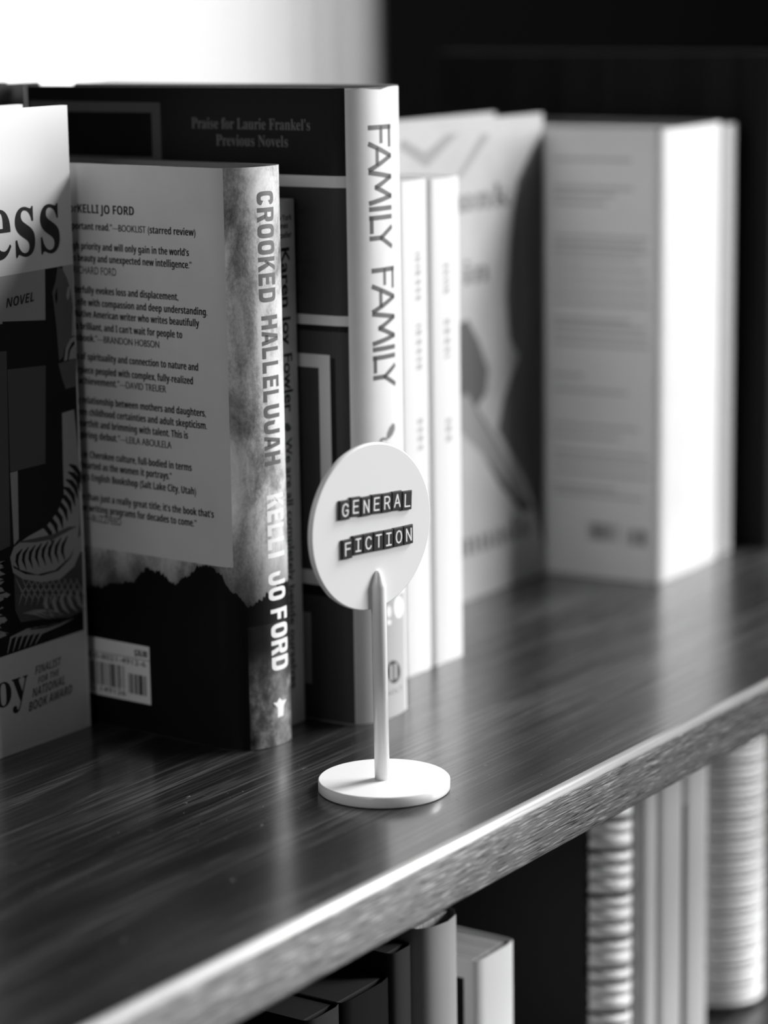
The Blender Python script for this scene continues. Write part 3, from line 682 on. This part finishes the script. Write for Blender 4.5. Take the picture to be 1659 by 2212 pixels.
def fill_print(sh, items):
    for it in items:
        k = it[0]; key, lay = it[1], it[2]
        if k == 'P': sh.add(*ngon(it[3]), key, lay)
        elif k == 'J':
            sky = jag(it[3], 0)
            for (a, b), (c, d) in zip(sky, sky[1:]):   # narrow strips keep the outline exact
                sh.add([(a, 0.3), (c, 0.3), (c, d), (a, b)], [(0, 1, 2, 3)], key, lay)
        elif k == 'B':
            u0, u1, z0, z1, n, seed = it[3:9]
            rng = random.Random(seed); w = (u1 - u0) / n
            for i in range(n):
                ww = w * rng.choice((.25, .45, .7, .9)); a = u0 + i * w
                sh.add([(a, z0), (a + ww, z0), (a + ww, z1), (a, z1)], [(0, 1, 2, 3)], key, lay)
        elif k in ('T', 'V'):
            font, s, pre, ref, u0, z0, u1, z1, h = it[3:12]
            V, F = text_mesh(font, s)
            x0, x1 = span(V, 0); r0, r1 = span(text_mesh(font, ref)[0], 1)
            if ref == 'H': r0 = 0.0
            sy = h / (r1 - r0)
            if k == 'T':
                sx = (u1 - u0) / (x1 - x0); tz = (z1 - z0) / (u1 - u0)
                W = [(u0 + (x - x0) * sx, z0 + (x - x0) * sx * tz + y * sy) for x, y in V]
                sh.add(W, F, key, lay)
                if font == 'sb' and sx < 4: sh.add([(x + 0.14, y) for x, y in W], F, key, lay)
                if pre:
                    V2, F2 = text_mesh(font, pre)
                    p1 = span(V2, 0)[1]
                    sh.add([(u0 - 0.25 + (x - p1) * sx, z0 + y * sy) for x, y in V2], F2, key, lay)
            else:
                L = z0 - z1; sx = L / (x1 - x0)
                sh.add([(u0 + y * sy, z0 - (x - x0) * sx) for x, y in V], F, key, lay)
        elif k == 'HV':    # heavy capitals running down the spine
            word, ub, z0, z1, h = it[3:8]
            wd = [.36 if c == 'I' else .9 if c in 'LFE' else 1.0 for c in word]; gap = .17
            k_ = (z1 - z0) / (sum(wd) + gap * (len(word) - 1)); x = 0.0
            for c, w_ in zip(word, wd):
                for pc in heavy(c):
                    sh.add([(ub + py * h, z0 + k_ * (x + px * w_)) for px, py in pc], [tuple(range(len(pc)))], key, lay)
                x += w_ + gap
        elif k == 'S':     # upright single-weight capitals drawn with a pen of width w, running down the spine
            word, ub, z0, z1, h, w = it[3:9]
            for ch, f0, f1 in word:
                for a, b in PEN[ch]:
                    za, zb = [z0 + (z1 - z0) * (f0 + (f1 - f0) * q[0]) for q in (a, b)]
                    ua, uc = ub + a[1] * h, ub + b[1] * h
                    d = Vector((uc - ua, zb - za)).normalized() * w / 2; nn = Vector((-d.y, d.x))
                    A = Vector((ua, za)) - d * .6; B = Vector((uc, zb)) + d * .6
                    q = [A + nn, B + nn, B - nn, A - nn]
                    sh.add([(p.x, p.y) for p in q], [(0, 1, 2, 3)], key, lay)
        elif k == 'TX':
            font, s, ref, (a, b), hh = it[3:8]
            V, F = text_mesh(font, s)
            x0, x1 = span(V, 0); r0, r1 = span(text_mesh(font, 'x' if ref == 'e' else 'v')[0], 1)
            h = hh[1][1] - hh[0][1]; sy = h / (r1 - max(r0, 0)); sx = (b[0] - a[0]) / (x1 - x0)
            zb = hh[0][1]
            sh.add([(a[0] + (x - x0) * sx, zb + y * sy) for x, y in V], F, key, lay)

# ------------------------------------------------------------------ books
def make_book(key, name, label, cat='book', basemat='fpaper', hard=True, group=None, recess=3.0, topjit=None, pages='pages', front=4.0):
    S = SHAPE[key]; ox, oy, oz = S['o']; H = S['H'] * MM
    root = empty(name, (ox * MM, oy * MM, oz * MM + 0.00012), R(S['rot']))
    tag(root, label, cat, group)
    sh = Sheet(S['prof']); sh.mi(basemat)
    fill_print(sh, PRINT.get(key, []))
    bm = bmesh.new(); uvl = bm.loops.layers.uv.new('UVMap'); nl = bm.loops.layers.float_vector.new('paper_normal')
    P, U = sh.P, sh.U; n = len(P)
    t = (0.0026 if hard else 0.0006)
    inner = []
    for i in range(n):
        a = P[max(i - 1, 0)]; b = P[min(i + 1, n - 1)]; d = (b - a).normalized()
        inner.append(P[i] + Vector((-d.y, d.x)) * t)
    rim = sh.mi('rim'); rows = []
    for i in range(n):
        zt = H + (topjit[i] * MM if topjit else 0)
        rows.append([bm.verts.new((P[i].x, P[i].y, 0)), bm.verts.new((P[i].x, P[i].y, zt)),
                     bm.verts.new((inner[i].x, inner[i].y, 0)), bm.verts.new((inner[i].x, inner[i].y, H - 0.0002))])
    for i in range(n - 1):
        a, b = rows[i], rows[i + 1]
        for q, uvs in (((a[0], b[0], b[1], a[1]), ((U[i], 0), (U[i + 1], 0), (U[i + 1], H), (U[i], H))),):
            f = bm.faces.new(q)
            for lp, uv in zip(f.loops, uvs): lp[uvl].uv = uv; lp[nl] = sh.normal(uv[0])
        for q in ((b[2], a[2], a[3], b[3]), (a[1], b[1], b[3], a[3]), (b[0], a[0], a[2], b[2])):
            f = bm.faces.new(q)
            if hard: f.material_index = rim
            for lp, uu in zip(f.loops, (U[i], U[i + 1], U[i + 1], U[i])): lp[uvl].uv = (uu, H)
    for r in (rows[0], rows[-1]):
        try: bm.faces.new((r[0], r[1], r[3], r[2]))
        except ValueError: pass
    sh.emit(bm, uvl, nl)
    bm.normal_update()
    for f in bm.faces:
        for lp in f.loops:
            if Vector(lp[nl]).length < 0.5: lp[nl] = f.normal
    o = link_mesh('jacket' if hard else 'cover', bm, [MT[k] for k in sh.mats], root, True)
    o.data.normals_split_custom_set([tuple(d.vector) for d in o.data.attributes['paper_normal'].data])
    T = max(p.x for p in P); D = max(p.y for p in P)
    bm = bmesh.new()
    g = t + 0.0002
    add_box(bm, g, T - g, (P[2].y + 0.003) if hard else front * MM, D - 0.004 * (1 if hard else 0.1), 0.0004 + (recess * MM if hard else 0), H - (recess * MM if hard else 0.0008))
    link_mesh('page_block', bm, MT[pages], root)
    return root

def make_faceout(key, name, label, basemat, thick, group=None):
    """a hardcover standing with its front cover towards the aisle"""
    S = SHAPE[key]; ox, oy, oz = S['o']; H = S['H'] * MM; Wd = S['prof'][-1][0] * MM
    root = empty(name, (ox * MM, oy * MM, oz * MM + 0.00012), R(S['rot']))
    tag(root, label, 'book', group)
    sh = Sheet(S['prof']); sh.mi(basemat)
    fill_print(sh, PRINT.get(key, []))
    bm = bmesh.new(); uvl = bm.loops.layers.uv.new('UVMap')
    add_box(bm, 0, Wd, 0, 0.0028, 0, H)
    for f in bm.faces:
        for lp in f.loops: lp[uvl].uv = (lp.vert.co.x, lp.vert.co.z)
    add_box(bm, 0, 0.003, 0.0028, thick - 0.0028, 0, H); add_box(bm, 0, Wd, thick - 0.0028, thick, 0, H)
    sh.emit(bm, uvl)
    link_mesh('jacket', bm, [MT[k] for k in sh.mats], root)
    box('page_block', 0.003, Wd - 0.005, 0.003, thick - 0.003, 0.003, H - 0.004, MT['pages'], root)
    return root

# ------------------------------------------------------------------ the setting
WY = 1.25
tag(box('floor', -3.2, 5.0, -3.4, WY + 0.3, -1.02, -1.0, MT['floor']), kind='structure')
bm = bmesh.new()   # back wall with a window opening
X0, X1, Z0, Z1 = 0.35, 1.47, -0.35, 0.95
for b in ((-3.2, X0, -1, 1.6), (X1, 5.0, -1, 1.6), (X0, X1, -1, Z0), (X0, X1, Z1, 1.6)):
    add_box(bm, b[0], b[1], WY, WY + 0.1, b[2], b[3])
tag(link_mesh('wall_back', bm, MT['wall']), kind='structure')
w = tag(empty('window_1', (X0, WY, Z0)), kind='structure')
bm = bmesh.new()
wd, ht = X1 - X0, Z1 - Z0
for b in ((0, wd, 0, .05), (0, wd, ht - .05, ht), (0, .05, .05, ht - .05), (wd - .05, wd, .05, ht - .05)):
    add_box(bm, b[0], b[1], 0.0, 0.06, b[2], b[3])
link_mesh('window_frame', bm, MT['frame'], w)
box('window_pane', 0.05, wd - 0.05, 0.055, 0.06, 0.05, ht - 0.05, MT['pane'], w)
bm = bmesh.new()
cx0, cx1, n = 1.14, 1.59, 120
prev = None
for i in range(n + 1):
    x = cx0 + (cx1 - cx0) * i / n
    y = WY - 0.12 + 0.014 * math.sin(i * 0.55) + 0.006 * math.sin(i * 1.7)
    a = (bm.verts.new((x, y, -0.5)), bm.verts.new((x, y, 1.15)))
    if prev: bm.faces.new((prev[0], a[0], a[1], prev[1]))
    prev = a
c = link_mesh('curtain', bm, MT['curtain'], smooth=True)
tag(c, 'pale sheer curtain glowing beside the bright window behind the books', 'curtain')

# ------------------------------------------------------------------ bookcase
case = tag(empty('bookcase', (0, 0, -1.0)), 'dark wood bookcase carrying the books and the round sign', 'bookcase')
SH_T = 0.0205
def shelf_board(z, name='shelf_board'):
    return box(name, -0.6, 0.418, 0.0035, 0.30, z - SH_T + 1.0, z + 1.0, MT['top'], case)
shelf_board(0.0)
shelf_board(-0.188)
def edging(z):
    r = 0.0034; pts = []
    pts.append((0.0035, 0.0)); 
    for i in range(7):
        a = math.pi / 2 * i / 6
        pts.append((r - r * math.sin(a), -r + r * math.cos(a)))
    for i in range(4):
        a = math.pi / 2 * i / 3
        pts.append((0.0008 - 0.0008 * math.cos(a), -SH_T + 0.0008 - 0.0008 * math.sin(a)))
    pts.append((0.0035, -SH_T))
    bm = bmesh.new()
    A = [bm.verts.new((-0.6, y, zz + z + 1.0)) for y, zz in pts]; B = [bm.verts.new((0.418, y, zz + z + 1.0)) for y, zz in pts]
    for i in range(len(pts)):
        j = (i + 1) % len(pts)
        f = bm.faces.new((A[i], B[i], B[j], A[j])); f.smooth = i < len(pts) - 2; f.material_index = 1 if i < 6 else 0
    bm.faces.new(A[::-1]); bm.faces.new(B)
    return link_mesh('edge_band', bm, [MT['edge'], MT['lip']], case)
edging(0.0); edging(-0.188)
box('side_panel', 0.4205, 0.440, 0.110, 0.30, 0.0, 1.238, MT['dark'], case, 0.0008)
box('side_panel', -0.62, -0.6002, 0.0, 0.30, 0.0, 1.238, MT['dark'], case, 0.0008)
box('back_panel', -0.6, 0.418, 0.3005, 0.306, 0.25, 0.998, MT['dark'], case)

# ------------------------------------------------------------------ standing books
make_book('crooked', 'hardcover_book', 'tall book whose spine reads CROOKED HALLELUJAH, left of the round sign', basemat='sky', recess=8.0)
fj = [0] * 18
fj = [0, 0, -0.1, -0.5, -0.9, -0.3, -0.8, -1.0, -0.2, -0.1, -0.3, 0.1, 0.2, 0]
make_book('family', 'hardcover_book', 'tallest book, pale spine reading FAMILY FAMILY, behind the round sign', basemat='fpaper', topjit=fj)
make_book('karen', 'paperback_book', 'thin dark grey paperback squeezed in between the two hardcovers', basemat='karen', hard=False)
make_faceout('ess', 'hardcover_book', 'book facing out at the left, large black ess on white, animal stripes below', 'ecover', 0.024)
make_faceout('cover', 'hardcover_book', 'blurred grey book facing out between the white spines and the far book', 'cpaper', 0.028)
make_book('far', 'hardcover_book', 'thick book with bright white spine near the dark side panel', basemat='far')
make_book('wone', 'paperback_book', 'white paperback spine right beside the tall FAMILY FAMILY book', basemat='wpaper', hard=False, group='white paperbacks on the upper shelf')
make_book('wtwo', 'paperback_book', 'white paperback spine, right one of the pair, in front of the grey cover', basemat='wpaper', hard=False, group='white paperbacks on the upper shelf')

SHAPE['thin'] = dict(o=[394.6, 122.6, 0], rot=3.0, H=205.5, prof=[[0, 120], [0, 2], [.6, .4], [2, 0], [13, 0], [14.5, .4], [15, 2], [15, 120]])
PRINT['thin'] = [['P', 'fline', 1, [[124.5, 180 - i * 16], [126.5, 180 - i * 16], [126.5, 184 - i * 16], [124.5, 184 - i * 16]]] for i in range(9)]
make_book('thin', 'paperback_book', 'thin grey book at the far right end of the shelf', basemat='wstrip', hard=False)
SHAPE['rear'] = dict(o=[-80, 258, 0], rot=0, H=236, face=1, prof=[[0, 0], [0.001, 0], [152, 0]])
make_faceout('rear', 'hardcover_book', 'dark book hidden behind the face-out ess book, only its top corner showing', 'fdeep', 0.02)

# ------------------------------------------------------------------ round sign
sign = tag(empty('table_sign', (0.0, 0.0516, 0.00012)), 'small white round sign on a post reading GENERAL FICTION', 'sign')
BX, BY = 0.0015, 0.0003
def lathe(name, prof, m, parent, seg=64, cx=0, cy=0, lean=(0, 0)):
    bm = bmesh.new(); rings = []
    for r, z in prof:
        ox, oy = cx + lean[0] * z, cy + lean[1] * z
        if r < 1e-7: rings.append([bm.verts.new((ox, oy, z))])
        else: rings.append([bm.verts.new((ox + r * math.cos(2 * math.pi * i / seg), oy + r * math.sin(2 * math.pi * i / seg), z)) for i in range(seg)])
    for a, b in zip(rings, rings[1:]):
        for i in range(seg):
            j = (i + 1) % seg
            if len(a) == 1: f = bm.faces.new((a[0], b[j], b[i])) if False else bm.faces.new((a[0], b[i], b[j]))
            elif len(b) == 1: f = bm.faces.new((a[i], a[j], b[0]))
            else: f = bm.faces.new((a[i], a[j], b[j], b[i]))
    bmesh.ops.recalc_face_normals(bm, faces=bm.faces)
    o = link_mesh(name, bm, m, parent)
    for p in o.data.polygons: p.use_smooth = abs(p.normal.z) < 0.98
    return o
lathe('base', [(0, 0), (.0224, 0), (.0227, .0004), (.0227, .0036), (.0223, .0040), (0, .0040)], MT['plastic'], sign, 96, BX, BY)
lathe('post', [(0, .0040), (.0026, .0040), (.0026, .0715), (.0026, .0722), (.0021, .0738), (.0017, .0752), (.0012, .0766), (.0006, .0773), (0, .0775)], MT['plastic'], sign, 20, 0, 0, (-0.008, 0))
ang = -R(44.5 - 34.2)
# disc: local axes x along its face, y into it, z up
disc = lathe('disc', [(0, 0), (.0280, 0), (.0284, .0003), (.0284, .0019), (.0280, .0022), (0, .0022)], MT['plastic'], sign, 128)
disc.matrix_basis = Matrix.Translation((-0.0006 + -0.0019 * math.cos(ang), -0.0019 * math.sin(ang), 0.0926)) @ Matrix.Rotation(ang, 4, 'Z') @ Matrix.Translation((0, 0.0026, 0)) @ Matrix.Rotation(R(90), 4, 'X')
# letter tiles lie on the disc's front face: disc local (x, -z_up ... ) handled by a tile frame
STROKES = {
 'G': [[(.92, .78), (.8, .93), (.5, 1.0), (.2, .9), (.05, .62), (.05, .36), (.2, .1), (.5, 0), (.8, .08), (.95, .26), (.95, .46), (.6, .46)]],
 'E': [[(.9, 1), (.1, 1), (.1, 0), (.9, 0)], [(.1, .52), (.8, .52)]],
 'N': [[(.1, 0), (.1, 1), (.9, 0), (.9, 1)]],
 'R': [[(.1, 0), (.1, 1), (.6, 1), (.85, .9), (.92, .74), (.85, .57), (.6, .47), (.1, .47)], [(.55, .47), (.92, 0)]],
 'A': [[(.03, 0), (.5, 1), (.97, 0)], [(.2, .32), (.8, .32)]],
 'L': [[(.1, 1), (.1, 0), (.92, 0)]],
 'F': [[(.1, 0), (.1, 1), (.92, 1)], [(.1, .52), (.82, .52)]],
 'I': [[(.1, 1), (.9, 1)], [(.5, 1), (.5, 0)], [(.1, 0), (.9, 0)]],
 'C': [[(.92, .78), (.8, .93), (.5, 1), (.2, .9), (.05, .62), (.05, .38), (.2, .1), (.5, 0), (.8, .07), (.92, .22)]],
 'T': [[(.05, 1), (.95, 1)], [(.5, 1), (.5, 0)]],
 'O': [[(.5, 1), (.2, .9), (.05, .62), (.05, .38), (.2, .1), (.5, 0), (.8, .1), (.95, .38), (.95, .62), (.8, .9), (.5, 1)]]}
def tile(ch, u, v, rot, tw, th):
    bm = bmesh.new(); t = 0.0009
    add_box(bm, -tw / 2, tw / 2, -th / 2, th / 2, 0, t)
    bmesh.ops.bevel(bm, geom=[e for e in bm.edges if all(q.co.z > t * .5 for q in e.verts)], offset=0.00028, segments=2, affect='EDGES')
    lw, lh, wd_ = tw * .58, th * .62, 0.00027
    k = 0
    for st in STROKES[ch]:
        pts = [Vector(((x - .5) * lw + 0.0001, (y - .5) * lh)) for x, y in st]
        for a, b in zip(pts, pts[1:]):
            d = (b - a).normalized(); nn = Vector((-d.y, d.x)); z = t + 0.00004 + k * 2e-6; k += 1
            loop = []
            for i in range(9):
                al = -math.pi / 2 + math.pi * i / 8
                loop.append(b + (d * math.cos(al) + nn * math.sin(al)) * wd_)
            for i in range(9):
                al = math.pi / 2 + math.pi * i / 8
                loop.append(a + (d * math.cos(al) + nn * math.sin(al)) * wd_)
            f = bm.faces.new([bm.verts.new((p.x, p.y, z)) for p in loop]); f.material_index = 1
    o = link_mesh('letter_tile', bm, [MT['tile'], MT['tiletext']], disc)
    o['label'] = 'black tile with a white ' + ch
    # disc local frame: x along, y up in its own (rotated) frame, face front at z = 0.0022
    o.matrix_basis = Matrix.Translation((u, v, 0.0022)) @ Matrix.Rotation(rot, 4, 'Z')
    return o
def row(word, ul, ur, vl, vr, jit):
    n = len(word); w_ = (ur - ul) / n
    for i, ch in enumerate(word):
        f = (i + .5) / n
        tile(ch, (ul + (i + .5) * w_) * MM, (vl + (vr - vl) * f + jit[i]) * MM, (vr - vl) / (ur - ul) + random.uniform(-.02, .02), w_ * MM * 0.985, 6.6 * MM)
row('GENERAL', -18.0 + 1.9, 16.6 + 1.9, 100.85 - 92.6, 99.4 - 92.6, [-.25, .35, -.05, .2, .1, .25, -.15])
row('FICTION', -17.1 + 1.9, 17.0 + 1.9, 87.65 - 92.6, 87.15 - 92.6, [-.5, .2, .2, .15, .05, .15, .2])

# ------------------------------------------------------------------ books on the lower shelf
LZ = -0.188
def low_book(key, x, y, T, H, D, base, label, prn=(), round_=0.0, name='paperback_book', pg='pages'):
    m_ = T / 2
    prof = [[0, D], [0, 3], [.8, 1 - round_ * .2], [T * .2, -round_ * .7], [m_, -round_], [T * .8, -round_ * .7], [T - .8, 1 - round_ * .2], [T, 3], [T, D]]
    SHAPE[key] = dict(o=[x, y, LZ * 1000], rot=0.0, H=H, prof=prof)
    PRINT[key] = list(prn)
    return make_book(key, name, label, basemat=base, hard=False, pages=pg, group='books on the lower shelf', front=4.0 - round_ * 0.3)
low_book('lowa', 17.0, 60, 13.5, 121, 110, 'lowgrey', 'dark grey book low at the left, beside the curved pale spine', pg='board')
low_book('lowb', 32.8, 60, 26.0, 125.4, 120, 'lowmid', 'curved pale spine touching the shelf underside, directly below the sign', round_=5.0)
low_book('lowc', 73.4, 60, 28.0, 99.5, 110, 'lowwhite', 'short book with bright white spine right of the curved spine, lower shelf', prn=[['P', 'lowdark', 1, [[5, 1], [104, 1], [104, 92], [5, 92]]]])
low_book('lowd', 203.6, 60, 14.0, 150, 110, 'lowmid', 'first grey spine right of the comb binding, lower shelf')
low_book('lowe', 218.0, 60, 22.5, 152, 110, 'lowmid', 'middle grey spine of the three under the right of the shelf')
low_book('lowf', 241.0, 60, 23.0, 148, 110, 'wstrip', 'last grey spine before the dark gap, lower shelf', prn=[['P', 'lowgrey', 1, [[108.5, 1], [110.5, 1], [110.5, 115], [108.5, 115]]]])
low_book('lowg', -14.0, 60, 30.0, 113, 110, 'lowdark', 'dark book under the shelf, second from the left', pg='board')
low_book('lowh', -34.0, 60, 19.5, 113.5, 110, 'lowgrey', 'grey book at the lower left, leftmost under the shelf', pg='board')

def comb_book(x, y, T, H, D, r, pitch, label):
    root = tag(empty('comb_bound_notebook', (x * MM, y * MM, LZ + 0.00012)), label, 'notebook')
    box('cover', 0, T * MM, r * MM * 1.2, D * MM, 0, H * MM, MT['lowdark'], root)
    bm = bmesh.new(); n = int(H / pitch); rr = r * MM
    for k in range(n):
        z0 = (2 + k * pitch) * MM; z1 = z0 + pitch * (0.80 + 0.14 * math.sin(k * 2.3)) * MM
        N = 18; prev = None
        for i in range(N + 1):
            a = math.pi * (1.08 - 1.16 * -1 * 0) * 0 + math.pi * (1.05 + 0.9 * i / N)
            xx = T * MM / 2 + rr * math.cos(a) * (T * MM / 2 / rr); yy = rr * 1.2 + rr * math.sin(a) * 1.15
            tilt = -0.0018 * math.cos(a)
            bul = 0.0
            ring = [bm.verts.new((xx, yy, z0 + tilt)), bm.verts.new((xx * 1.0, yy - 0.0007, (z0 + z1) / 2 + tilt)), bm.verts.new((xx, yy, z1 + tilt))]
            if prev:
                for q in range(2):
                    bm.faces.new((prev[q], ring[q], ring[q + 1], prev[q + 1]))
            prev = ring
    o = link_mesh('comb_binding', bm, MT['lowwhite'], root, True)
    sol = o.modifiers.new('thickness', 'SOLIDIFY'); sol.thickness = 0.0008
    return root
comb_book(177.0, 60, 26.2, 138, 110, 11, 6.4, 'notebook with coarse white comb binding below the shelf edge')
comb_book(291.0, 60, 44.0, 150, 110, 15, 3.2, 'white finely ribbed notebook at the lower right edge')

# ------------------------------------------------------------------ lint on the shelf
bm = bmesh.new(); rng = random.Random(11)
for i in range(190):
    x, y = rng.uniform(-0.24, 0.22), rng.uniform(0.006, 0.11)
    a = rng.uniform(0, 6.28); L = rng.choice((.0003, .0004, .0005, .0006, .0014, .002)); cur = rng.uniform(-1.5, 1.5); prev = None
    for s in range(6):
        p = Vector((x, y, 0.0001 + 0.00015 * math.sin(s / 5 * math.pi))); nn = Vector((-math.sin(a), math.cos(a), 0)) * 0.00004
        ring = [bm.verts.new(p - nn), bm.verts.new(p + nn), bm.verts.new(p + Vector((0, 0, 0.00007)))]
        if prev:
            for q in range(3): bm.faces.new((prev[q], prev[(q + 1) % 3], ring[(q + 1) % 3], ring[q]))
        prev = ring
        x += math.cos(a) * L / 5; y += math.sin(a) * L / 5; a += cur / 5
o = link_mesh('lint', bm, MT['lint'])
tag(o, 'fine pale specks of lint scattered on the dark shelf', 'lint', None, 'stuff')
